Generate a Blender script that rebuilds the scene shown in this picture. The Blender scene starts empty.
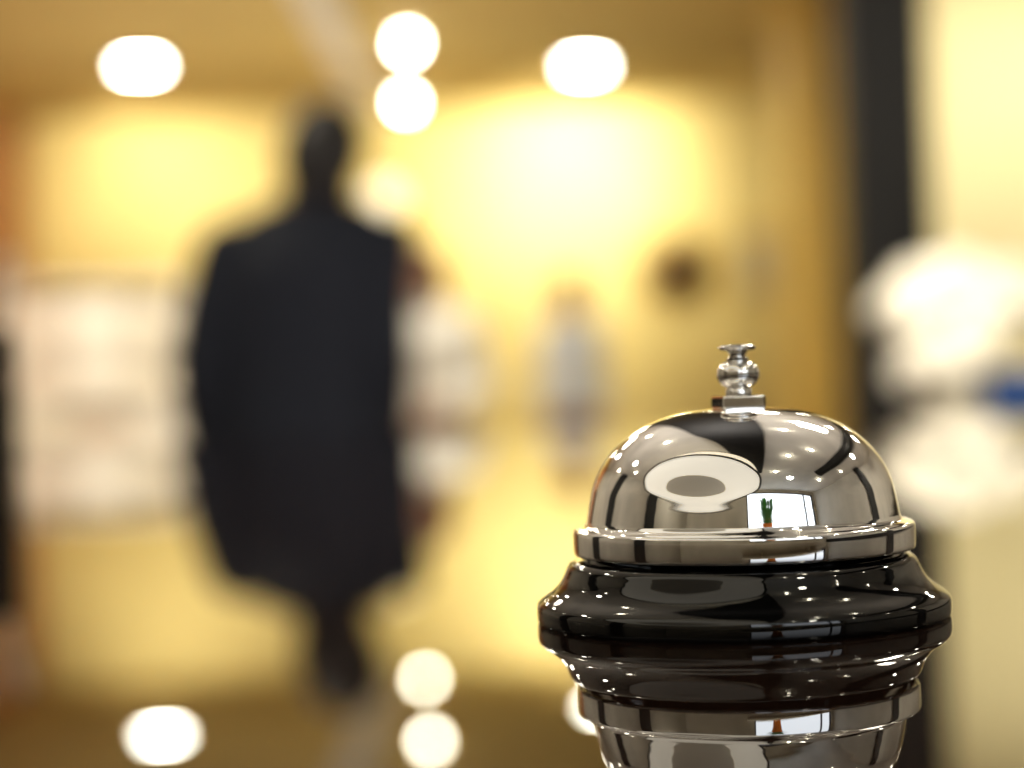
import bpy, bmesh, math, random
from mathutils import Vector, Matrix
random.seed(7)
S = bpy.context.scene
COL = S.collection
S.view_settings.view_transform = 'Standard'
try: S.view_settings.look = 'Medium High Contrast'
except Exception: S.view_settings.look = 'None'
S.view_settings.exposure = 0.05

# ------------------------------------------------------------------ materials
def mat(name, col, rough=0.5, metal=0.0, var=0.0, scale=8.0, ior=1.5, emit=None, estr=0.0,
        coat=0.0, bump=0.0, stretch=(1, 1, 1), col2=None, trans=0.0):
    m = bpy.data.materials.new(name); m.use_nodes = True
    nt = m.node_tree; b = nt.nodes['Principled BSDF']
    b.inputs['Base Color'].default_value = (*col, 1)
    b.inputs['Roughness'].default_value = rough
    b.inputs['Metallic'].default_value = metal
    b.inputs['IOR'].default_value = ior
    b.inputs['Coat Weight'].default_value = coat
    b.inputs['Coat Roughness'].default_value = 0.03
    b.inputs['Transmission Weight'].default_value = trans
    if emit:
        b.inputs['Emission Color'].default_value = (*emit, 1)
        b.inputs['Emission Strength'].default_value = estr
    tc = nt.nodes.new('ShaderNodeTexCoord'); mp = nt.nodes.new('ShaderNodeMapping')
    mp.inputs['Scale'].default_value = stretch
    nz = nt.nodes.new('ShaderNodeTexNoise'); nz.inputs['Scale'].default_value = scale
    nz.inputs['Detail'].default_value = 4
    nt.links.new(tc.outputs['Object'], mp.inputs['Vector'])
    nt.links.new(mp.outputs['Vector'], nz.inputs['Vector'])
    if var > 0 or col2:
        r = nt.nodes.new('ShaderNodeValToRGB')
        r.color_ramp.elements[0].position = 0.3; r.color_ramp.elements[1].position = 0.7
        r.color_ramp.elements[0].color = (*[c * (1 - var) for c in col], 1)
        r.color_ramp.elements[1].color = (*(col2 if col2 else [min(1, c * (1 + var)) for c in col]), 1)
        nt.links.new(nz.outputs['Fac'], r.inputs['Fac'])
        nt.links.new(r.outputs['Color'], b.inputs['Base Color'])
    if bump > 0:
        bp = nt.nodes.new('ShaderNodeBump'); bp.inputs['Strength'].default_value = bump
        bp.inputs['Distance'].default_value = 0.01
        nt.links.new(nz.outputs['Fac'], bp.inputs['Height'])
        nt.links.new(bp.outputs['Normal'], b.inputs['Normal'])
    return m

M = {}
M['wall'] = mat('yellow_plaster', (0.80, 0.67, 0.29), 0.7, var=0.06, scale=1.5)
M['ceil'] = mat('mustard_ceiling', (0.48, 0.36, 0.14), 0.7, var=0.15, scale=0.6)
M['ceilgrey'] = mat('grey_beige_ceiling', (0.62, 0.59, 0.54), 0.7, var=0.2, scale=0.6)
M['wood'] = mat('red_brown_wood', (0.40, 0.15, 0.06), 0.35, var=0.3, scale=3, stretch=(6, 6, 0.6))
M['goldwood'] = mat('golden_wood', (0.64, 0.45, 0.12), 0.4, var=0.2, scale=3, stretch=(6, 6, 0.5))
M['cream'] = mat('cream_plaster', (0.82, 0.73, 0.44), 0.7, var=0.05, scale=1.5)
M['greywall'] = mat('warm_grey_plaster', (0.46, 0.43, 0.38), 0.7, var=0.1, scale=1.5)
M['floor'] = mat('brown_marble', (0.26, 0.19, 0.11), 0.15, var=0.35, scale=2)
M['darkcol'] = mat('dark_bronze', (0.008, 0.007, 0.007), 0.5, var=0.3)
M['counter'] = mat('polished_black_stone', (0.012, 0.006, 0.004), 0.0, ior=1.47, col2=(0.024, 0.012, 0.007), scale=220)
M['counterbody'] = mat('dark_walnut', (0.10, 0.045, 0.02), 0.35, var=0.3, scale=4, stretch=(1, 1, 8))
M['chrome'] = mat('chrome', (0.97, 0.965, 0.96), 0.025, 1.0)
M['nickel'] = mat('brushed_chrome', (0.95, 0.94, 0.92), 0.07, 1.0)
M['blackgloss'] = mat('black_lacquer', (0.003, 0.003, 0.003), 0.03, ior=1.75)
M['white'] = mat('white_lacquer', (0.86, 0.82, 0.72), 0.4, var=0.03)
M['offwhite'] = mat('off_white_card', (0.82, 0.76, 0.62), 0.6, var=0.06)
M['pink'] = mat('pale_beige_card', (0.78, 0.68, 0.56), 0.6, var=0.06)
M['brass'] = mat('dull_brass', (0.42, 0.28, 0.07), 0.4, 0.6, var=0.1)
M['lens'] = mat('lit_lens', (1, 1, 1), 0.5, emit=(1.0, 0.96, 0.82), estr=85)
M['bulb'] = mat('lit_bulb', (1, 1, 1), 0.5, emit=(1.0, 0.94, 0.76), estr=48)
M['globe'] = mat('lit_globe', (1, 0.95, 0.8), 0.5, emit=(1.0, 0.92, 0.68), estr=0.9)
M['shade'] = mat('lit_cream_shade', (0.9, 0.85, 0.7), 0.6, emit=(1.0, 0.90, 0.70), estr=0.5)
M['diffuser'] = mat('lit_diffuser', (0.9, 0.88, 0.8), 0.6, emit=(1.0, 0.93, 0.78), estr=0.6)
M['diffuser2'] = mat('soft_grey_diffuser', (0.62, 0.58, 0.50), 0.5, emit=(1.0, 0.90, 0.72), estr=0.16)
M['whitemetal'] = mat('white_metal', (0.8, 0.78, 0.72), 0.4)
M['darkbrown'] = mat('dark_brown_lacquer', (0.035, 0.015, 0.008), 0.4, var=0.2)
M['skin'] = mat('skin', (0.50, 0.28, 0.18), 0.5, var=0.06, scale=20)
M['skinshade'] = mat('shade_darkened_skin', (0.05, 0.025, 0.017), 0.5, var=0.06, scale=20)  # shade on the head and neck put into the skin colour
M['hairdark'] = mat('dark_hair', (0.008, 0.006, 0.006), 0.6, var=0.4, scale=60)
M['hairbrown'] = mat('brown_hair', (0.14, 0.055, 0.02), 0.5, var=0.4, scale=60)
M['suit'] = mat('dark_suit_cloth', (0.006, 0.008, 0.016), 0.9, var=0.2, scale=90)
M['shirt'] = mat('white_cloth', (0.90, 0.87, 0.80), 0.8, var=0.05, scale=30)
M['bluegrey'] = mat('blue_grey_cloth', (0.58, 0.61, 0.62), 0.8, var=0.15, scale=20)
M['browncloth'] = mat('brown_cloth', (0.22, 0.10, 0.04), 0.8, var=0.15, scale=30)
M['leather'] = mat('black_leather', (0.01, 0.008, 0.008), 0.3, var=0.1)
M['eye'] = mat('eye', (0.7, 0.7, 0.7), 0.2)
M['lip'] = mat('lips', (0.45, 0.13, 0.11), 0.5)
M['petal'] = mat('white_petal', (0.95, 0.90, 0.78), 0.6, var=0.05)
M['leaf'] = mat('green_leaf', (0.06, 0.24, 0.05), 0.45, var=0.3)
M['orange'] = mat('orange_ceramic', (0.75, 0.25, 0.05), 0.25, var=0.05)
M['blue'] = mat('blue_ceramic', (0.002, 0.05, 0.20), 0.35, var=0.2)
M['vase'] = mat('white_ceramic', (0.82, 0.76, 0.60), 0.25, var=0.04)
M['lilac'] = mat('lilac_plastic', (0.62, 0.55, 0.66), 0.3)
M['soil'] = mat('soil', (0.03, 0.018, 0.01), 0.9, var=0.3)

# ------------------------------------------------------------------ helpers
def mesh_obj(name, bm, material, smooth=False, parent=None, loc=None, label=None):
    bmesh.ops.recalc_face_normals(bm, faces=bm.faces[:])
    me = bpy.data.meshes.new(name); bm.to_mesh(me); bm.free()
    if smooth:
        for p in me.polygons: p.use_smooth = True
    me.materials.append(material)
    o = bpy.data.objects.new(name, me); COL.objects.link(o)
    if parent: o.parent = parent
    if loc is not None: o.location = loc
    if label: o['label'] = label
    return o

def top(o, label, cat, group=None):
    o['label'] = label; o['category'] = cat
    if group: o['group'] = group
    return o

def empty(name, loc, label, cat, group=None):
    e = bpy.data.objects.new(name, None); e.empty_display_size = 0.05
    COL.objects.link(e); e.location = loc
    return top(e, label, cat, group)

def box(bm, x0, x1, y0, y1, z0, z1, bev=0.0):
    r = bmesh.ops.create_cube(bm, size=1.0)
    vs = r['verts']
    for v in vs:
        v.co = Vector(((x0 + x1) / 2 + v.co.x * (x1 - x0), (y0 + y1) / 2 + v.co.y * (y1 - y0), (z0 + z1) / 2 + v.co.z * (z1 - z0)))
    if bev > 0:
        es = list({e for v in vs for e in v.link_edges})
        bmesh.ops.bevel(bm, geom=es, offset=bev, segments=2, affect='EDGES', profile=0.5)

def box_obj(name, b, material, parent=None, loc=None, bev=0.0, label=None):
    bm = bmesh.new(); box(bm, *b, bev=bev)
    return mesh_obj(name, bm, material, parent=parent, loc=loc, label=label)

def structure(name, b, material, bev=0.0):
    o = box_obj(name, b, material, bev=bev); o['kind'] = 'structure'; return o

def lathe(bm, prof, n=96, c=(0, 0, 0)):
    rings = []
    for r, z in prof:
        if r < 1e-7:
            rings.append([bm.verts.new((c[0], c[1], c[2] + z))])
        else:
            rings.append([bm.verts.new((c[0] + r * math.cos(2 * math.pi * i / n), c[1] + r * math.sin(2 * math.pi * i / n), c[2] + z)) for i in range(n)])
    for a, b in zip(rings[:-1], rings[1:]):
        for i in range(n):
            j = (i + 1) % n
            if len(a) == 1 and len(b) == 1: continue
            if len(a) == 1: bm.faces.new((a[0], b[i], b[j]))
            elif len(b) == 1: bm.faces.new((a[i], a[j], b[0]))
            else: bm.faces.new((a[i], a[j], b[j], b[i]))

def smooth_prof(pts, sub=6):
    out = []
    P = [Vector((a, b)) for a, b in pts]
    for i in range(len(P) - 1):
        p0 = P[max(0, i - 1)]; p1 = P[i]; p2 = P[i + 1]; p3 = P[min(len(P) - 1, i + 2)]
        for k in range(sub):
            t = k / sub
            q = 0.5 * ((2 * p1) + (p2 - p0) * t + (2 * p0 - 5 * p1 + 4 * p2 - p3) * t * t + (3 * p1 - p0 - 3 * p2 + p3) * t ** 3)
            out.append((max(0, q.x), q.y))
    out.append((P[-1].x, P[-1].y))
    return out

def loft(bm, pts, n=18, ref=None):
    P = [Vector(p[0]) for p in pts]
    d = (P[-1] - P[0]).normalized()
    if ref is None: ref = Vector((0, 1, 0)) if abs(d.y) < 0.85 else Vector((0, 0, 1))
    ref = Vector(ref)
    rings = []
    for i, (c, rx, ry) in enumerate(pts):
        t = (P[min(i + 1, len(P) - 1)] - P[max(i - 1, 0)]).normalized()
        right = ref.cross(t).normalized(); fw = t.cross(right).normalized()
        rings.append([bm.verts.new(Vector(c) + right * rx * math.cos(2 * math.pi * k / n) + fw * ry * math.sin(2 * math.pi * k / n)) for k in range(n)])
    for a, b in zip(rings[:-1], rings[1:]):
        for k in range(n):
            j = (k + 1) % n
            bm.faces.new((a[k], a[j], b[j], b[k]))
    bm.faces.new(rings[0][::-1]); bm.faces.new(rings[-1])

def ball(bm, c, r, u=20, v=14, rot=None):
    m = Matrix.Translation(Vector(c)) @ (rot if rot else Matrix.Identity(4)) @ Matrix.Diagonal((r[0], r[1], r[2], 1))
    return bmesh.ops.create_uvsphere(bm, u_segments=u, v_segments=v, radius=1.0, matrix=m)['verts']

def remeshed(name, bm, material, voxel, parent=None, smooth_it=4, deform=None, label=None):
    if deform:
        for v in bm.verts: v.co = deform(v.co)
    o = mesh_obj('tmp', bm, material)
    md = o.modifiers.new('r', 'REMESH'); md.mode = 'VOXEL'; md.voxel_size = voxel
    if smooth_it:
        sm = o.modifiers.new('s', 'SMOOTH'); sm.iterations = smooth_it; sm.factor = 0.5
    dg = bpy.context.evaluated_depsgraph_get()
    me = bpy.data.meshes.new_from_object(o.evaluated_get(dg))
    bpy.data.objects.remove(o)
    me.name = name
    for p in me.polygons: p.use_smooth = True
    if not me.materials: me.materials.append(material)
    ob = bpy.data.objects.new(name, me); COL.objects.link(ob)
    if parent: ob.parent = parent
    if label: ob['label'] = label
    return ob

# ------------------------------------------------------------------ room shell
X0, X1, Y0, Y1, H = -3.3, 3.6, -2.6, 13.8, 3.0
YS = 7.4
structure('floor', (X0, X1, Y0, Y1, -0.1, 0.0), M['floor'])
structure('ceiling', (X0, X1, YS, Y1, H, H + 0.1), M['ceil'])
structure('ceiling_rear', (X0, X1, Y0, YS, H, H + 0.1), M['ceilgrey'])
structure('wall_front', (X0 - 0.1, X1 + 0.1, Y1, Y1 + 0.1, -0.1, H + 0.1), M['wall'])
structure('wall_left', (X0 - 0.1, X0, YS, Y1, -0.1, H + 0.1), M['wood'])
structure('wall_left_rear', (X0 - 0.1, X0, Y0, YS, -0.1, H + 0.1), M['greywall'])
structure('wall_right', (X1, X1 + 0.1, Y0, Y1, -0.1, H + 0.1), M['greywall'])
structure('wall_alcove', (1.80, X1, 9.0, 9.15, 0, H), M['cream'])
WX0, WX1, WZ0, WZ1 = -0.1, 3.4, 1.45, 2.72
wy0, wy1 = Y0 - 0.1, Y0
bm = bmesh.new()
box(bm, X0 - 0.1, WX0, wy0, wy1, -0.1, H + 0.1); box(bm, WX1, X1 + 0.1, wy0, wy1, -0.1, H + 0.1)
box(bm, WX0, WX1, wy0, wy1, -0.1, WZ0); box(bm, WX0, WX1, wy0, wy1, WZ1, H + 0.1)
w = mesh_obj('wall_rear', bm, M['greywall']); w['kind'] = 'structure'
bm = bmesh.new()
for x in (WX0, WX1 - 0.7, WX1 - 0.05): box(bm, x, x + 0.04, wy0 + 0.02, wy1 + 0.02, WZ0, WZ1)
for z in (WZ0, WZ1 - 0.05): box(bm, WX0, WX1, wy0 + 0.02, wy1 + 0.02, z, z + 0.05)
w = mesh_obj('window_1', bm, M['darkcol']); w['kind'] = 'structure'
structure('trim_1', (-0.98, -0.80, YS, Y1, H - 0.03, H), M['ceilgrey'])
structure('baseboard_front', (X0, X1, Y1 - 0.02, Y1, 0, 0.12), M['darkbrown'])
structure('baseboard_left', (X0, X0 + 0.02, Y0, Y1, 0, 0.12), M['darkbrown'])
bm = bmesh.new()
q = [(0.10, -0.75), (0.36, -0.75), (0.36, 7.3), (-0.40, 7.3), (-0.32, 1.2)]
lo = [bm.verts.new((x, y, 2.6)) for x, y in q]; hi = [bm.verts.new((x, y, H)) for x, y in q]
bm.faces.new(lo); bm.faces.new(hi)
for i in range(len(q)):
    j = (i + 1) % len(q); bm.faces.new((lo[i], lo[j], hi[j], hi[i]))
w = mesh_obj('dome_reflection_wedge', bm, M['darkcol']); w['kind'] = 'structure'  # unseen wedge added to put a dark reflection on the dome
structure('trim_3', (2.0, 2.2, -0.5, 7.3, 2.75, H), M['darkcol'])
structure('trim_5', (3.4, 3.6, -2.5, 7.3, 0.0, 1.2), M['darkcol'])
structure('trim_6', (-3.3, -3.15, -0.5, 0.0, 0.0, H), M['darkcol'])
structure('trim_7', (-3.3, -3.15, 2.2, 2.8, 0.0, H), M['darkcol'])
structure('trim_8', (3.45, 3.6, 1.2, 1.7, 0.0, H), M['darkcol'])

def col_thing(name, x0, x1, y0, y1, m, label, cat):
    e = empty(name, ((x0 + x1) / 2, (y0 + y1) / 2, 0), label, cat)
    hx, hy = (x1 - x0) / 2, (y1 - y0) / 2
    box_obj('shaft', (-hx, hx, -hy, hy, 0.12, H - 0.08), m, parent=e, bev=0.006)
    box_obj('plinth', (-hx - 0.02, hx + 0.02, -hy - 0.02, hy + 0.02, 0, 0.12), m, parent=e, bev=0.006)
    box_obj('capital', (-hx - 0.02, hx + 0.02, -hy - 0.02, hy + 0.02, H - 0.08, H), m, parent=e, bev=0.006)
col_thing('column', 1.09, 1.365, 6.4, 6.6, M['darkcol'], 'slim dark bronze square column rising to the ceiling', 'column')
col_thing('pillar', 1.39, 1.76, 9.85, 10.2, M['goldwood'], 'golden wood clad pillar in front of the yellow wall', 'pillar')

# ------------------------------------------------------------------ counter
CT = 1.05
o = box_obj('countertop', (-0.95, 0.95, -1.0, 1.9, CT - 0.04, CT), M['counter'], bev=0.004)
top(o, 'polished black stone countertop reflecting the lobby like a mirror', 'countertop')
e = empty('reception_desk', (0, 0.45, 0), 'dark walnut reception desk beneath the polished stone top', 'reception desk')
box_obj('carcass', (-0.85, 0.85, -1.35, 1.35, 0.1, CT - 0.041), M['counterbody'], parent=e, bev=0.004)
box_obj('kick_plinth', (-0.80, 0.80, -1.30, 1.30, 0, 0.1), M['darkcol'], parent=e)
for k in range(3):
    y = -1.3 + k * 0.88
    for sx in (-1, 1):
        a, b = sorted((sx * 0.85, sx * 0.865))
        box_obj('side_panel', (a, b, y, y + 0.84, 0.15, 0.95), M['counterbody'], parent=e, bev=0.003)
box_obj('end_panel', (-0.8, 0.8, 1.35, 1.365, 0.15, 0.95), M['counterbody'], parent=e, bev=0.003)

# ------------------------------------------------------------------ service bell
mm = 0.001
bell = empty('service_bell', (0.0461, 0.414, CT), 'chrome domed service bell on a glossy black base', 'service bell')
def L(name, prof, material, n=128, sub=0, label=None, smooth=True, dx=0.0, dz=0.0):
    p = smooth_prof(prof, sub) if sub else prof
    bm = bmesh.new(); lathe(bm, [(r * mm, z * mm) for r, z in p], n, c=(dx * mm, 0, dz * mm))
    o = mesh_obj(name, bm, material, smooth=smooth, parent=bell, label=label)
    if smooth:
        try:
            o.data.set_sharp_from_angle(angle=math.radians(38))
        except Exception: pass
    return o
base = [(0, 0), (42.0, 0)] + smooth_prof([(42.0, 0), (42.35, 0.6), (42.45, 1.8), (42.4, 3.2), (42.0, 4.1), (41.0, 5.0), (39.2, 6.2), (37.8, 7.6), (36.9, 9.0), (36.3, 10.3), (35.7, 11.6), (34.6, 12.5), (33.0, 12.8)], 5) + [(10, 12.8), (0, 12.8)]
L('base', base, M['blackgloss'], label='glossy black flared base')
D = dict(dx=0.6, dz=0.45)
dome_out = smooth_prof([(34.4, 13.2), (34.9, 13.5), (35.05, 14.4), (35.05, 17.6), (34.8, 18.5), (33.9, 18.9), (32.6, 19.3), (32.1, 20.2)], 5)[:-1] + \
    smooth_prof([(32.1, 20.2), (31.9, 21.4), (31.4, 24.0), (30.5, 27.6), (28.8, 31.3), (26.1, 34.8), (22.3, 38.0), (17.3, 40.5), (11.8, 42.0), (6, 42.7), (2.0, 42.95), (0, 43.0)], 8)
L('dome', [(0, 40.8), (10, 40.0), (20, 36.5), (27, 30.0), (30.3, 21), (33.6, 15.5), (33.9, 13.3)] + dome_out, M['chrome'], n=160, label='polished chrome dome with a rolled rim', **D)
L('post', [(0, 12.5), (3, 12.5), (3, 40.9), (0, 40.9)], M['nickel'], 32, dx=0.6)
bm = bmesh.new(); box(bm, -4.6 * mm, 4.6 * mm, -4.6 * mm, 4.6 * mm, 42.5 * mm, 45.3 * mm, bev=0.5 * mm)
bmesh.ops.rotate(bm, verts=bm.verts[:], matrix=Matrix.Rotation(math.radians(10), 3, 'Z'))
bmesh.ops.translate(bm, verts=bm.verts[:], vec=(0.6 * mm, 0, 0.45 * mm))
mesh_obj('collar_nut', bm, M['nickel'], parent=bell)
K = dict(dx=0.7, dz=0.2)
L('plunger', [(0, 44.8), (2.6, 44.8), (2.7, 45.2), (2.7, 46.9), (2.5, 47.2)] + smooth_prof([(2.5, 47.2), (3.4, 47.8), (4.2, 48.8), (4.45, 50.0), (4.2, 51.2), (3.3, 52.2), (2.2, 52.7)], 5) +
  [(2.3, 53.2), (1.8, 53.5), (1.6, 54.0), (2.0, 54.4), (2.0, 54.8), (0, 54.8)], M['nickel'], 64, **K)
L('push_button', [(0, 54.6), (2.2, 54.7)] + smooth_prof([(2.6, 54.8), (3.5, 55.0), (3.85, 55.4), (3.7, 55.75), (3.0, 56.0), (1.5, 56.15), (0, 56.2)], 4), M['nickel'], 64, **K)

# ------------------------------------------------------------------ pen holder on counter
ph = empty('pen_holder', (-0.375, 1.33, CT), 'black leather pen cup holding pale pens on the counter', 'pen holder')
bm = bmesh.new(); lathe(bm, [(0, 0), (0.045, 0), (0.045, 0.095), (0.041, 0.095), (0.041, 0.006), (0, 0.006)], 48)
mesh_obj('cup', bm, M['leather'], smooth=False, parent=ph)
for k in range(5):
    a = k * 1.26 + 0.3
    bx, by = 0.015 * math.cos(a), 0.015 * math.sin(a); tx, ty = 0.040 * math.cos(a), 0.040 * math.sin(a)
    bm = bmesh.new()
    bz, tz = Vector((bx, by, 0.01)), Vector((tx * 1.05, ty * 1.05, 0.145))
    dirv = (tz - bz).normalized(); tz = bz + dirv * 0.14
    loft(bm, [(bz, 0.002, 0.002), (bz + dirv * 0.01, 0.004, 0.004), (bz + dirv * 0.12, 0.004, 0.004), (tz, 0.003, 0.003)], 12)
    mesh_obj('pen', bm, M['lilac'] if k % 2 else M['white'], smooth=True, parent=ph)

# ------------------------------------------------------------------ ceiling lights
def downlight_master(kind, loc, label, r, material, group):
    e = empty('downlight', loc, label, 'ceiling light', group)
    bm = bmesh.new(); lathe(bm, [(r, 0), (r * 1.3, 0), (r * 1.32, -0.008), (r * 1.02, -0.012), (r, -0.006), (r, 0)], 40)
    a = mesh_obj('trim_ring', bm, M['whitemetal'], smooth=False, parent=e)
    bm = bmesh.new()
    if kind == 'flat':
        lathe(bm, [(0, -0.001), (r * 0.98, -0.001), (r * 0.98, -0.010), (r * 0.6, -0.018), (0, -0.022)], 40)
    else:
        ball(bm, (0, 0, -r), (r * 0.98, r * 0.98, r * 0.98))
    b = mesh_obj('lamp_lens', bm, material, smooth=True, parent=e)
    return e, [a, b]
def copy_thing(e, kids, loc):
    n = e.copy(); n.location = loc; COL.objects.link(n)
    for k in kids:
        c = k.copy(); c.parent = n; COL.objects.link(c)
    return n
big, bk = downlight_master('flat', (-2.09, 11.58, H), 'large round recessed ceiling downlight glowing warm white', 0.105, M['lens'], 'recessed ceiling downlights')
for p in [(0.505, 12.12), (-2.1, 8.2), (0.8, 8.4), (-2.1, 5.0), (0.8, 4.8), (-2.1, 2.0), (2.7, 5.0), (2.7, 2.0), (-2.7, -1.2), (1.4, -1.3), (2.7, 7.9)]:
    copy_thing(big, bk, (p[0], p[1], H))
sm, sk = downlight_master('ball', (-0.513, 10.98, H), 'small round ceiling spotlight with a glowing bulb', 0.035, M['bulb'], 'small ceiling spotlights')
copy_thing(sm, sk, (-0.642, 13.28, H))
for p in [(-0.9, 3.2), (0.9, 2.6), (-0.9, 1.6), (1.3, 0.7), (1.6, 3.6), (-1.1, 5.6), (1.4, 6.2), (0.7, 1.6), (0.8, -0.9), (3.0, 0.4), (-2.9, 3.4), (0.9, 0.1), (-2.6, 1.6), (2.6, -0.9)]: copy_thing(sm, sk, (p[0], p[1], H))

wl = empty('wall_lamp', (-0.83, Y1, 2.37), 'small glowing globe wall lamp with a brass bracket', 'wall lamp')
bm = bmesh.new(); ball(bm, (0, -0.17, 0), (0.12, 0.12, 0.12)); mesh_obj('globe_shade', bm, M['globe'], True, wl)
bm = bmesh.new(); loft(bm, [((0, 0, -0.12), 0.012, 0.012), ((0, -0.10, -0.14), 0.012, 0.012), ((0, -0.17, -0.115), 0.02, 0.02)], 12)
box(bm, -0.05, 0.05, -0.02, 0, -0.18, -0.06, 0.004); mesh_obj('bracket', bm, M['brass'], parent=wl)

pl = empty('added_drum_lamp', (-1.10, -0.70, H), 'added unseen cream drum lamp with dark rims, shaped for dome reflections', 'added lamp')  # unseen lamp added so the dome reflects a large cream shape
R1 = 1.35
bm = bmesh.new(); lathe(bm, [(R1, -1.0), (R1, -0.5), (R1 - 0.01, -0.5), (R1 - 0.01, -1.0), (R1, -1.0)], 72); mesh_obj('drum_shade', bm, M['shade'], False, pl)
bm = bmesh.new(); lathe(bm, [(0.72, -0.94), (R1 - 0.012, -0.985), (R1 - 0.012, -0.965), (0.72, -0.92), (0.72, -0.94)], 72); mesh_obj('diffuser', bm, M['diffuser'], True, pl)
bm = bmesh.new(); lathe(bm, [(0, -0.91), (0.72, -0.93), (0.72, -0.91), (0, -0.89)], 72); mesh_obj('inner_diffuser', bm, M['diffuser2'], True, pl, label='grey inner diffuser')  # darker centre for the oval inside the dome's cream reflection
bm = bmesh.new()
for z in (-1.012, -0.5): lathe(bm, [(R1 - 0.02, z), (R1 + 0.012, z), (R1 + 0.012, z + 0.025), (R1 - 0.02, z + 0.025), (R1 - 0.02, z)], 72)
mesh_obj('rim', bm, M['darkcol'], False, pl)
bm = bmesh.new(); loft(bm, [((0, 0, -0.90), 0.008, 0.008), ((0, 0, -0.02), 0.008, 0.008)], 12); lathe(bm, [(0, -0.03), (0.07, -0.03), (0.07, 0), (0, 0)], 32)
mesh_obj('cable', bm, M['darkcol'], False, pl)

# ------------------------------------------------------------------ sunburst on wall
sb = empty('sunburst_ornament', (1.16, Y1, 1.82), 'round dull brass sunburst ornament with dark centre on yellow wall', 'wall ornament')
bm = bmesh.new(); ball(bm, (0, -0.05, 0), (0.16, 0.045, 0.16)); mesh_obj('centre_boss', bm, M['darkbrown'], True, sb)
bm = bmesh.new()
for k in range(24):
    a = k * math.pi / 12; ln = 0.34 if k % 2 else 0.28
    d = Vector((math.cos(a), 0, math.sin(a)))
    loft(bm, [(d * 0.08 + Vector((0, -0.03, 0)), 0.020, 0.012), (d * ln + Vector((0, -0.03, 0)), 0.008, 0.004)], 8)
mesh_obj('rays', bm, M['brass'], parent=sb)
bm = bmesh.new(); loft(bm, [((0, 0.0, 0), 0.22, 0.22), ((0, -0.02, 0), 0.22, 0.22)], 48)
mesh_obj('back_disc', bm, M['brass'], parent=sb)

fp = empty('framed_picture', (1.72, Y1, 1.85), 'small framed picture with pale mount on yellow wall', 'picture')
bm = bmesh.new(); box(bm, -0.16, 0.16, -0.03, 0, 0.20, 0.24); box(bm, -0.16, 0.16, -0.03, 0, -0.24, -0.20); box(bm, -0.16, -0.12, -0.03, 0, -0.2, 0.2); box(bm, 0.12, 0.16, -0.03, 0, -0.2, 0.2)
mesh_obj('frame', bm, M['goldwood'], parent=fp)
box_obj('print', (-0.12, 0.12, -0.012, 0, -0.2, 0.2), mat('faded_print', (0.45, 0.45, 0.38), 0.5, col2=(0.6, 0.52, 0.3), var=0.1, scale=9), parent=fp)

# ------------------------------------------------------------------ white shelving unit + boxes
su = empty('shelving_unit', (-2.55, 12.5, 0), 'white open shelving unit stacked with pale boxes', 'shelving unit')
for nm, b in [('side_panel', (-0.52, -0.49, -0.2, 0.2, 0, 1.78)), ('side_panel', (0.49, 0.52, -0.2, 0.2, 0, 1.78)),
              ('back_panel', (-0.49, 0.49, 0.18, 0.2, 0, 1.78)), ('top_panel', (-0.49, 0.49, -0.2, 0.18, 1.75, 1.78))]:
    box_obj(nm, b, M['white'], parent=su)
levels = [0.06, 0.42, 0.78, 1.12, 1.44]
for z in levels: box_obj('shelf', (-0.49, 0.49, -0.2, 0.18, z - 0.03, z), M['white'], parent=su)
def storage_box(x, y, z, w, h, m, label):
    e = empty('storage_box', (x, y, z), label, 'storage box', 'boxes on the white shelves')
    box_obj('box_body', (-w / 2, w / 2, -0.13, 0.13, 0, h * 0.75), m, parent=e, bev=0.003)
    box_obj('lid', (-w / 2 - 0.005, w / 2 + 0.005, -0.135, 0.135, h * 0.75, h), m, parent=e, bev=0.003)
for z in levels[1:]:
    xs = [(-0.33, 0.28), (0.0, 0.32), (0.33, 0.28)]
    for i, (x, wd) in enumerate(xs):
        c = [('white', 'white lidded storage box on a shelf'), ('offwhite', 'cream lidded storage box on a shelf'), ('pink', 'pale beige lidded storage box on a shelf')][(i + int(z * 10)) % 3]
        storage_box(-2.55 + x, 12.44, z, wd, 0.18 + 0.025 * ((i + int(z * 7)) % 3), M[c[0]], c[1])

# ------------------------------------------------------------------ console, flowers, blue bowl
ct = empty('console_table', (1.33, 5.5, 0), 'slim dark console table holding a flower vase', 'console table')
box_obj('table_top', (-0.35, 0.35, -0.2, 0.2, 0.90, 0.93), M['darkbrown'], parent=ct, bev=0.004)
for sx in (-1, 1):
    for sy in (-1, 1):
        bm = bmesh.new(); loft(bm, [((sx * 0.31, sy * 0.16, 0), 0.014, 0.014), ((sx * 0.31, sy * 0.16, 0.90), 0.022, 0.022)], 16)
        mesh_obj('leg', bm, M['darkbrown'], True, ct)
fa = empty('flower_arrangement', (1.235, 5.58, 0.93), 'full loose bouquet of white flowers in a cream ceramic vase', 'flower arrangement')
bm = bmesh.new(); lathe(bm, smooth_prof([(0.0, 0.0), (0.05, 0.0), (0.08, 0.06), (0.075, 0.13), (0.055, 0.18), (0.06, 0.21)], 5) + [(0.055, 0.21), (0.05, 0.18), (0.0, 0.17)], 48)
mesh_obj('vase', bm, M['vase'], True, fa)
bm = bmesh.new()
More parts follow.
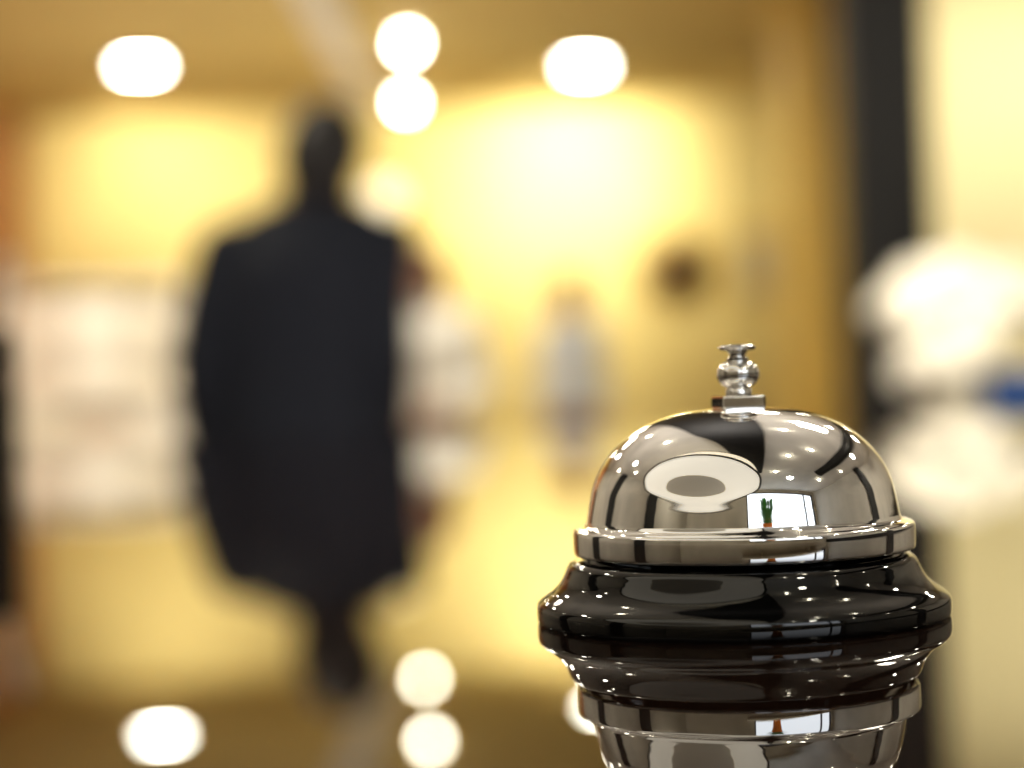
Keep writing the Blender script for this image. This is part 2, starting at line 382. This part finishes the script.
for layer, (cnt, tilt, ln) in enumerate([(5, 0.25, 0.045), (7, 0.7, 0.055), (9, 1.15, 0.06)]):
    for k in range(cnt):
        a = 2 * math.pi * k / cnt + layer * 0.4
        vs = ball(bm, (0, 0, 0), (0.026, 0.008, ln * 0.55), 10, 8)
        R = Matrix.Rotation(a, 4, 'Z') @ Matrix.Rotation(tilt, 4, 'Y') @ Matrix.Translation((0, 0, ln * 0.6)) @ Matrix.Rotation(math.pi / 2, 4, 'Z')
        bmesh.ops.transform(bm, matrix=R, verts=vs)
blo = mesh_obj('blossom', bm, M['petal'], True, fa)
def place_blossom(o, c):
    v = Vector(c); d = (v - Vector((0, 0, 0.18))).normalized()
    o.location = v; o.rotation_mode = 'QUATERNION'; o.rotation_quaternion = d.to_track_quat('Z', 'Y')
pos = []
for i in range(36):
    zz = 1 - 2 * (i + 0.5) / 36
    if zz < -0.6: continue
    a = i * 2.39996; rr = math.sqrt(1 - zz * zz); jit = random.uniform(0.82, 1.18)
    pos.append((0.145 * rr * math.cos(a) * jit - 0.01, 0.13 * rr * math.sin(a) * jit, 0.33 + 0.11 * zz * jit))
pos += [(0.20, -0.03, 0.30), (0.24, 0.02, 0.33), (0.17, -0.10, 0.33), (0.17, 0.0, 0.40), (-0.02, -0.12, 0.20), (-0.10, -0.10, 0.20), (-0.13, -0.04, 0.16), (0.27, 0.0, 0.28), (0.04, -0.13, 0.25)]
place_blossom(blo, pos[0])
for p in pos[1:]:
    c = blo.copy(); COL.objects.link(c); c.parent = fa; place_blossom(c, p)
bm = bmesh.new()
for p in pos: loft(bm, [(Vector((0, 0, 0.17)), 0.003, 0.003), (Vector(p), 0.003, 0.003)], 6)
mesh_obj('stems', bm, M['leaf'], parent=fa)
bm = bmesh.new()
for k in range(5):
    a = k * 1.256; vs = ball(bm, (0, 0, 0), (0.018, 0.003, 0.04), 10, 8)
    bmesh.ops.transform(bm, matrix=Matrix.Rotation(a, 4, 'Z') @ Matrix.Translation((0.09, 0, 0.26)) @ Matrix.Rotation(1.2, 4, 'Y') @ Matrix.Rotation(math.pi / 2, 4, 'Z'), verts=vs)
mesh_obj('leaves', bm, M['leaf'], True, fa)
bb = empty('bowl', (1.375, 5.41, 0.93), 'deep blue ceramic bowl on the console table', 'bowl')
bm = bmesh.new(); lathe(bm, smooth_prof([(0, 0), (0.07, 0.0), (0.095, 0.06), (0.10, 0.155)], 5) + [(0.095, 0.155), (0.088, 0.06), (0.06, 0.012), (0, 0.01)], 48)
mesh_obj('bowl_body', bm, M['blue'], True, bb)

# sideboard, wall shelf and potted plant behind
cb = empty('sideboard', (0.6, -2.33, 0), 'white sideboard under the rear window', 'sideboard')
box_obj('cabinet_body', (-1.2, 1.2, -0.22, 0.22, 0.08, 0.85), M['white'], parent=cb, bev=0.005)
box_obj('plinth', (-1.15, 1.15, -0.2, 0.2, 0, 0.08), M['darkcol'], parent=cb)
for k in range(4):
    d = box_obj('door', (-1.18 + k * 0.59, -0.61 + k * 0.59, 0.22, 0.238, 0.11, 0.82), M['white'], parent=cb, bev=0.003)
    box_obj('handle', (-0.66 + k * 0.59, -0.645 + k * 0.59, 0.238, 0.255, 0.4, 0.55), M['nickel'], parent=d)
ws = empty('wall_shelf', (1.2, Y0, 1.44), 'white wall shelf beneath the rear window', 'shelf')
box_obj('shelf_board', (-1.5, 1.5, 0, 0.40, -0.03, 0), M['white'], parent=ws, bev=0.003)
for sx in (-0.9, 0.9): box_obj('bracket', (sx - 0.015, sx + 0.015, 0, 0.25, -0.16, -0.03), M['nickel'], parent=ws)
pp = empty('potted_plant', (0.62, Y0 + 0.22, 1.44), 'leafy green plant in an orange ceramic pot on shelf', 'potted plant')
bm = bmesh.new(); lathe(bm, [(0, 0), (0.11, 0), (0.17, 0.30), (0.18, 0.30), (0.18, 0.36), (0.16, 0.36), (0.158, 0.29), (0, 0.29)], 40)
mesh_obj('pot', bm, M['orange'], parent=pp)
bm = bmesh.new(); lathe(bm, [(0, 0.285), (0.155, 0.29), (0.12, 0.298), (0, 0.305)], 24); mesh_obj('soil', bm, M['soil'], parent=pp)
bm = bmesh.new()
for k in range(28):
    a = k * 2.4; t = 0.25 + 0.15 * (k % 7); vs = ball(bm, (0, 0, 0), (0.07, 0.004, 0.24), 10, 10)
    bmesh.ops.transform(bm, matrix=Matrix.Translation((0, 0.05, 0.29)) @ Matrix.Rotation(a, 4, 'Z') @ Matrix.Rotation(t, 4, 'Y') @ Matrix.Translation((0, 0, 0.24)) @ Matrix.Rotation(math.pi / 2, 4, 'Z'), verts=vs)
for v in bm.verts:
    if v.co.y < -0.17: v.co.y = -0.17
mesh_obj('leaves', bm, M['leaf'], True, pp)

# ------------------------------------------------------------------ people
def make_person(label, loc, rotz, o):
    s = o['h'] / 1.78; vx = o.get('voxel', 0.008)
    female = o.get('female', False); sh = o.get('sh', 0.170 if female else 0.195)
    k = 0.9 if female else 1.0
    hs = o.get('head', 1.0); nk = o.get('neck', 1.0); SZ = o.get('sz', 1.43); wst = o.get('waist', 0.0)
    skin = o.get('skin', M['skin'])
    def deform(c):
        z = c.z; x = c.x
        for (za, xa), (zb, xb) in zip(o['lean'][:-1], o['lean'][1:]):
            if za <= z <= zb: x += xa + (xb - xa) * (z - za) / (zb - za); break
        else:
            x += o['lean'][-1][1] if z > o['lean'][-1][0] else 0
        return Vector((x, c.y, z)) * s
    arms = o['arms']; legs = o['legs']
    bm = bmesh.new()
    loft(bm, [((0, 0, 0.86), 0.12 * k, 0.09), ((0, 0, 0.95), 0.165 * k, 0.11), ((0, 0, 1.10), 0.135 * k, 0.092), ((0, 0.005, 1.28), 0.165 * k, 0.11),
              ((0, 0, 1.40), 0.17 * k, 0.10), ((0, 0, 1.46), 0.115 * k, 0.075), ((0, 0.005, 1.50), 0.062 * nk, 0.06)], 24)
    loft(bm, [((0, 0.0, 1.44), 0.065 * k * nk, 0.065), ((0, 0.012, 1.52), 0.054 * k * nk, 0.058), ((0, 0.018, 1.60), 0.054 * k * nk, 0.06)], 18)
    hc = Vector((0, 0.025, 1.672))
    def hp(v): return hc + Vector(v) * hs
    ball(bm, hc, (0.075 * hs, 0.095 * hs, 0.105 * hs)); ball(bm, hp((0, 0.025, -0.06)), (0.054 * hs, 0.062 * hs, 0.062 * hs))
    loft(bm, [(hp((0, 0.088, 0.012)), 0.008, 0.008), (hp((0, 0.108, -0.022)), 0.014, 0.012), (hp((0, 0.098, -0.032)), 0.015, 0.008)], 10)
    for sx in (-1, 1): ball(bm, hp((sx * 0.077, -0.008, -0.012)), (0.010, 0.020, 0.032))
    for sx, el, wr in arms:
        S0 = Vector((sx * sh, 0, SZ)); E = Vector(el); W = Vector(wr)
        ball(bm, S0, (0.056 * k, 0.058 * k, 0.052 * k))
        loft(bm, [(S0, 0.052 * k, 0.054 * k), (S0.lerp(E, 0.45), 0.048 * k, 0.048 * k), (E, 0.038 * k, 0.038 * k), (E.lerp(W, 0.3), 0.039 * k, 0.039 * k), (W, 0.025 * k, 0.028 * k)], 16)
        d = (W - E).normalized(); pn = Vector((-sx, 0, 0)); pn = (pn - d * pn.dot(d)).normalized(); s_ax = pn.cross(d).normalized()
        if s_ax.y < 0: s_ax = -s_ax
        loft(bm, [(W, 0.026, 0.020), (W + d * 0.03, 0.034, 0.017), (W + d * 0.07, 0.042, 0.016), (W + d * 0.092, 0.040, 0.013)], 16, ref=pn)
        for q, ln in zip((1.5, 0.5, -0.5, -1.5), (0.072, 0.080, 0.074, 0.058)):
            r0 = W + d * 0.085 + s_ax * q * 0.0205; pts = [(r0, 0.0092, 0.0092)]; dd = d.copy()
            for seg, bend in ((0.45, 0.25), (0.30, 0.35), (0.25, 0.30)):
                dd = (dd + pn * bend).normalized(); r0 = r0 + dd * ln * seg; pts.append((r0, 0.0085, 0.0085))
            loft(bm, pts, 10, ref=s_ax)
        r0 = W + d * 0.025 + s_ax * 0.028; t1 = (d * 0.75 + s_ax * 0.6 + pn * 0.3).normalized(); t2 = (d * 0.95 + s_ax * 0.2 + pn * 0.4).normalized()
        loft(bm, [(r0, 0.013, 0.013), (r0 + t1 * 0.04, 0.0105, 0.0105), (r0 + t1 * 0.04 + t2 * 0.032, 0.0085, 0.0085)], 10, ref=pn)
    for hip, kn, an, toe in legs:
        Hh, K, A = Vector(hip), Vector(kn), Vector(an); T = Vector(toe)
        loft(bm, [(Hh, 0.085 * k, 0.09), (Hh.lerp(K, 0.5), 0.07 * k, 0.075), (K, 0.052, 0.055), (K.lerp(A, 0.3), 0.052, 0.056), (A, 0.034, 0.038)], 18)
        loft(bm, [(A - T * 0.05 + Vector((0, 0, -0.03)), 0.03, 0.03), (A + T * 0.06 + Vector((0, 0, -0.045)), 0.04, 0.028), (A + T * 0.15 + Vector((0, 0, -0.06)), 0.036, 0.018)], 14, ref=(0, 0, 1))
    body = remeshed('person', bm, skin, vx * s, smooth_it=3, deform=deform)
    body.location = loc; body.rotation_euler = (0, 0, rotz)
    top(body, label, 'person')
    def kid(name, bm, m):
        for v in bm.verts: v.co = deform(v.co)
        return mesh_obj(name, bm, m, True, body)
    bm = bmesh.new()
    ball(bm, hp((0, -0.008, 0.012)), (0.086 * hs, 0.101 * hs, 0.109 * hs), 40, 28)
    kill = [v for v in bm.verts if (v.co.y > hc.y + 0.03 - (v.co.z < hc.z) * 0.03 and v.co.z < hc.z + 0.048 * hs) or v.co.z < hc.z - 0.085 * hs]
    bmesh.ops.delete(bm, geom=kill, context='VERTS')
    if o.get('longhair'):
        loft(bm, [(hc + Vector((0, -0.04, 0.03)), 0.082, 0.06), (hc + Vector((0, -0.055, -0.08)), 0.085, 0.045), (hc + Vector((0, -0.065, -0.19)), 0.075, 0.03), (hc + Vector((0, -0.07, -0.24)), 0.04, 0.015)], 20)
    hr = kid('hair', bm, o['hair'])
    sd = hr.modifiers.new('t', 'SOLIDIFY'); sd.thickness = 0.014; sd.offset = 0
    for sx in (-1, 1):
        bm = bmesh.new(); ball(bm, hp((sx * 0.031, 0.083, 0.006)), (0.012, 0.009, 0.007)); kid('eye', bm, M['eye'])
        bm = bmesh.new(); loft(bm, [(hp((sx * 0.016, 0.094, 0.022)), 0.003, 0.003), (hp((sx * 0.045, 0.080, 0.024)), 0.003, 0.003)], 8, ref=(0, 0, 1)); kid('eyebrow', bm, o['hair'])
    bm = bmesh.new(); ball(bm, hp((0, 0.084, -0.058)), (0.022, 0.008, 0.007)); kid('mouth', bm, M['lip'])
    hem = o.get('hem', 0.80); g = o.get('loose', 0.022)
    bm = bmesh.new()
    loft(bm, [((0, 0, hem), 0.175 * k + g + wst * .6, 0.12 + g), ((0, 0, 0.95 if hem < 0.95 else hem + 0.02), 0.168 * k + g + wst, 0.115 + g), ((0, 0, 1.10), 0.155 * k + g + wst, 0.10 + g), ((0, 0.002, 1.28), 0.175 * k + g + wst * .5, 0.115 + g),
              ((0, 0, 1.40), 0.182 * k + g, 0.105 + g), ((0, 0, SZ + 0.035), 0.145 * k + g, 0.078 + g * .5), ((0, 0, SZ + 0.075), 0.090 * k * nk + g * 0.3, 0.066 + g * 0.3), ((0, 0, SZ + 0.10), 0.066 * k * nk + g * 0.2, 0.062 + g * 0.2)], 28)
    for sx, el, wr in arms:
        S0 = Vector((sx * sh, 0, SZ)); E = Vector(el); W = Vector(wr)
        ball(bm, S0, (0.058 * k + g * .5, 0.062 * k + g * .6, 0.048 * k + g * .5))
        loft(bm, [(Vector((sx * 0.05, 0, SZ + 0.045)), 0.05, 0.05), (Vector((sx * (sh + 0.01), 0, SZ + 0.005)), 0.052, 0.052)], 16)
        W2 = E.lerp(W, 0.97)
        loft(bm, [(S0, 0.056 * k + g * .6, 0.060 * k + g * .6), (S0.lerp(E, 0.5), 0.053 * k + g * .6, 0.056 * k + g * .6), (E, 0.048 * k + g * .6, 0.050 * k + g * .6), (E.lerp(W, 0.4), 0.045 * k + g * .5, 0.045 * k + g * .5), (W2, 0.034 + g * .4, 0.036 + g * .4)], 18)
    remeshed(o['topname'], bm, o['topmat'], vx * s, body, 3, deform)
    bm = bmesh.new(); rr = (0.074 * k * nk, 0.076)
    loft(bm, [((0, 0.002, 1.50), rr[0], rr[1]), ((0, 0.006, 1.548), rr[0] * 0.86, rr[1] * 0.9)], 24)
    kid(o.get('collarname', 'shirt_collar'), bm, o.get('collarmat', M['shirt']))
    bm = bmesh.new()
    loft(bm, [((0, 0, 0.82), 0.15 * k, 0.11), ((0, 0, 0.90), 0.176 * k, 0.125), ((0, 0, 1.02), 0.158 * k, 0.11)], 24)
    for hip, kn, an, toe in legs:
        Hh, K, A = Vector(hip), Vector(kn), Vector(an)
        loft(bm, [(Hh, 0.096 * k, 0.104), (Hh.lerp(K, 0.5), 0.085 * k, 0.09), (K, 0.070, 0.074), (K.lerp(A, 0.5), 0.064, 0.070), (A + (K - A) * 0.02, 0.058, 0.066)], 20)
    remeshed('trousers', bm, o['trousermat'], vx * s * 1.2, body, 4, deform)
    for hip, kn, an, toe in legs:
        A = Vector(an); d = Vector(toe).normalized()
        bm = bmesh.new(); nrm = Vector((1, 0, 0)).cross(d).normalized()
        loft(bm, [(A - d * 0.075 - nrm * 0.055, 0.026, 0.022), (A - d * 0.05 - nrm * 0.045, 0.040, 0.040), (A + d * 0.03 - nrm * 0.042, 0.042, 0.044), (A + d * 0.11 - nrm * 0.060, 0.050, 0.030), (A + d * 0.17 - nrm * 0.066, 0.046, 0.022), (A + d * 0.21 - nrm * 0.070, 0.022, 0.012)], 18, ref=(0, 0, 1))
        remeshed('shoe', bm, o['shoe'], 0.008, body, 2, deform)
    return body

man = make_person('man in a dark suit walking away past the counter', (-0.548, 5.07, 0), 0.0, dict(
    h=1.79, voxel=0.0065, lean=[(0, 0.0), (0.9, 0.0), (1.40, 0.020), (1.55, 0.066), (1.75, 0.096)], waist=0.022, sz=1.462, sh=0.206,
    arms=[(-1, (-0.250, -0.05, 1.15), (-0.240, 0.06, 0.90)), (1, (0.228, -0.03, 1.15), (0.225, 0.10, 0.91))],
    legs=[((-0.09, 0, 0.90), (-0.085, 0.15, 0.51), (-0.08, 0.20, 0.095), (0, 1, 0)),
          ((0.09, 0, 0.90), (0.085, -0.02, 0.50), (0.08, -0.30, 0.165), (0, 0.88, -0.35))],
    head=1.19, neck=1.75, skin=M['skinshade'], collarname='jacket_collar', collarmat=M['suit'],
    hair=M['hairdark'], topname='suit_jacket', topmat=M['suit'], trousermat=M['suit'], shoe=M['leather'], hem=0.78, loose=0.030))
wom = make_person('person in a white blouse and brown trousers standing in the lobby', (-0.345, 8.55, 0), math.radians(165), dict(
    h=1.67, voxel=0.008, female=True, longhair=True, lean=[(0, 0), (1.0, 0), (1.75, 0.02)], head=1.1,
    arms=[(-1, (-0.235, -0.02, 1.14), (-0.12, 0.19, 1.05)), (1, (0.235, -0.02, 1.14), (0.10, 0.19, 1.07))],
    legs=[((-0.085, 0, 0.90), (-0.085, 0.02, 0.50), (-0.085, 0, 0.075), (0, 1, 0)), ((0.085, 0, 0.90), (0.09, 0.02, 0.50), (0.095, 0, 0.075), (0, 1, 0))],
    hair=M['hairbrown'], topname='blouse', topmat=M['shirt'], trousermat=M['browncloth'], shoe=M['leather'], hem=0.98, loose=0.035))
gst = make_person('slim person in pale blue-grey shirt near yellow wall', (0.38, 12.6, 0), math.radians(180), dict(
    h=1.73, voxel=0.009, lean=[(0, 0), (1.0, 0), (1.75, 0.0)], head=1.2, female=True, sh=0.15, longhair=True,
    arms=[(-1, (-0.18, -0.03, 1.13), (-0.17, 0.08, 0.88)), (1, (0.18, -0.03, 1.13), (0.17, 0.08, 0.88))],
    legs=[((-0.08, 0, 0.90), (-0.08, 0.02, 0.50), (-0.08, 0, 0.075), (0, 1, 0)), ((0.08, 0, 0.90), (0.08, 0.02, 0.50), (0.08, 0, 0.075), (0, 1, 0))],
    hair=M['hairbrown'], topname='shirt', topmat=M['bluegrey'], trousermat=M['browncloth'], shoe=M['leather'], hem=0.92, loose=0.012))

# ------------------------------------------------------------------ lights
def lamp(kind, name, loc, energy, color, aim=None, **kw):
    l = bpy.data.lights.new(name, kind); l.energy = energy; l.color = color
    for a, b in kw.items(): setattr(l, a, b)
    o = bpy.data.objects.new(name, l); COL.objects.link(o); o.location = loc
    if aim is not None: o.rotation_euler = (Vector(aim) - Vector(loc)).to_track_quat('-Z', 'Y').to_euler()
    return o
W = (1.0, 0.93, 0.77)
for x, e, sp in ((0.42, 200, 100), (-2.4, 90, 100), (-1.0, 30, 95), (1.5, 14, 110)):
    lamp('SPOT', 'wall_washer', (x, 12.45, 2.9), e, W, (x, 13.8, 2.4), spot_size=math.radians(sp), spot_blend=1.0, shadow_soft_size=0.06)
lamp('SPOT', 'alcove_spot', (2.4, 7.6, 2.9), 95, W, (2.2, 9.0, 1.6), spot_size=math.radians(120), spot_blend=1.0, shadow_soft_size=0.08)
lamp('SPOT', 'flower_fill', (1.0, 4.0, 2.5), 150, (1, 0.95, 0.84), (1.28, 5.5, 1.25), spot_size=math.radians(24), spot_blend=0.6, shadow_soft_size=0.06)  # added to brighten the flowers, no fixture here
lamp('SPOT', 'shelf_fill', (-2.5, 10.2, 2.9), 165, (1, 0.95, 0.82), (-2.55, 12.4, 1.3), spot_size=math.radians(42), spot_blend=0.8, shadow_soft_size=0.06)  # extra light added to make the white shelves brighter
lamp('SPOT', 'lobby_fill', (-0.2, 6.3, 2.7), 270, (1, 0.95, 0.86), (-0.36, 8.5, 1.3), spot_size=math.radians(26), spot_blend=0.8, shadow_soft_size=0.06)  # added light that lifts the person in white
lamp('SPOT', 'guest_fill', (0.4, 10.6, 2.9), 60, (1, 0.96, 0.92), (0.38, 12.6, 1.4), spot_size=math.radians(30), spot_blend=0.8, shadow_soft_size=0.06)  # added light on the far guest, without a fixture
for x, y, e in ((-0.7, 8.2, 35), (-1.3, 5.4, 25), (1.2, 2.5, 40)):
    lamp('AREA', 'overhead_fill', (x, y, 2.96), e, W, (x, y, 0), shape='SQUARE', size=0.5)  # overall room fill, no panels in the ceiling
lamp('AREA', 'ceiling_fill', (-1.2, 10.3, 0.4), 52, W, (-1.6, 10.6, 3), shape='SQUARE', size=1.0)  # added fill from below to lighten the mustard ceiling
lamp('AREA', 'ceiling_fill', (0.0, 2.9, 0.3), 70, (1, 0.95, 0.88), (0.0, 2.9, 3), shape='SQUARE', size=1.0)  # same kind of added fill, for the grey ceiling the bell reflects

wd = bpy.data.worlds.new('world'); S.world = wd; wd.use_nodes = True
wd.node_tree.nodes['Background'].inputs[0].default_value = (0.90, 0.95, 1.0, 1)
wd.node_tree.nodes['Background'].inputs[1].default_value = 1.8

# ------------------------------------------------------------------ camera
cam = bpy.data.cameras.new('camera'); co = bpy.data.objects.new('camera', cam); COL.objects.link(co)
cam.sensor_width = 36; cam.lens = 70.31
cam.clip_start = 0.01; cam.clip_end = 100
r = 0.0331; R = Vector((math.cos(r), 0, -math.sin(r))); U = Vector((math.sin(r), 0, math.cos(r))); F = Vector((0, 1, 0))
m = Matrix((R, U, -F)).transposed()
m = m @ Matrix.Rotation(-0.00185, 3, 'X')
co.matrix_world = Matrix.Translation((0, 0, CT + 0.0504)) @ m.to_4x4()
cam.dof.use_dof = True; cam.dof.focus_distance = 0.390; cam.dof.aperture_fstop = 6.0
S.camera = co
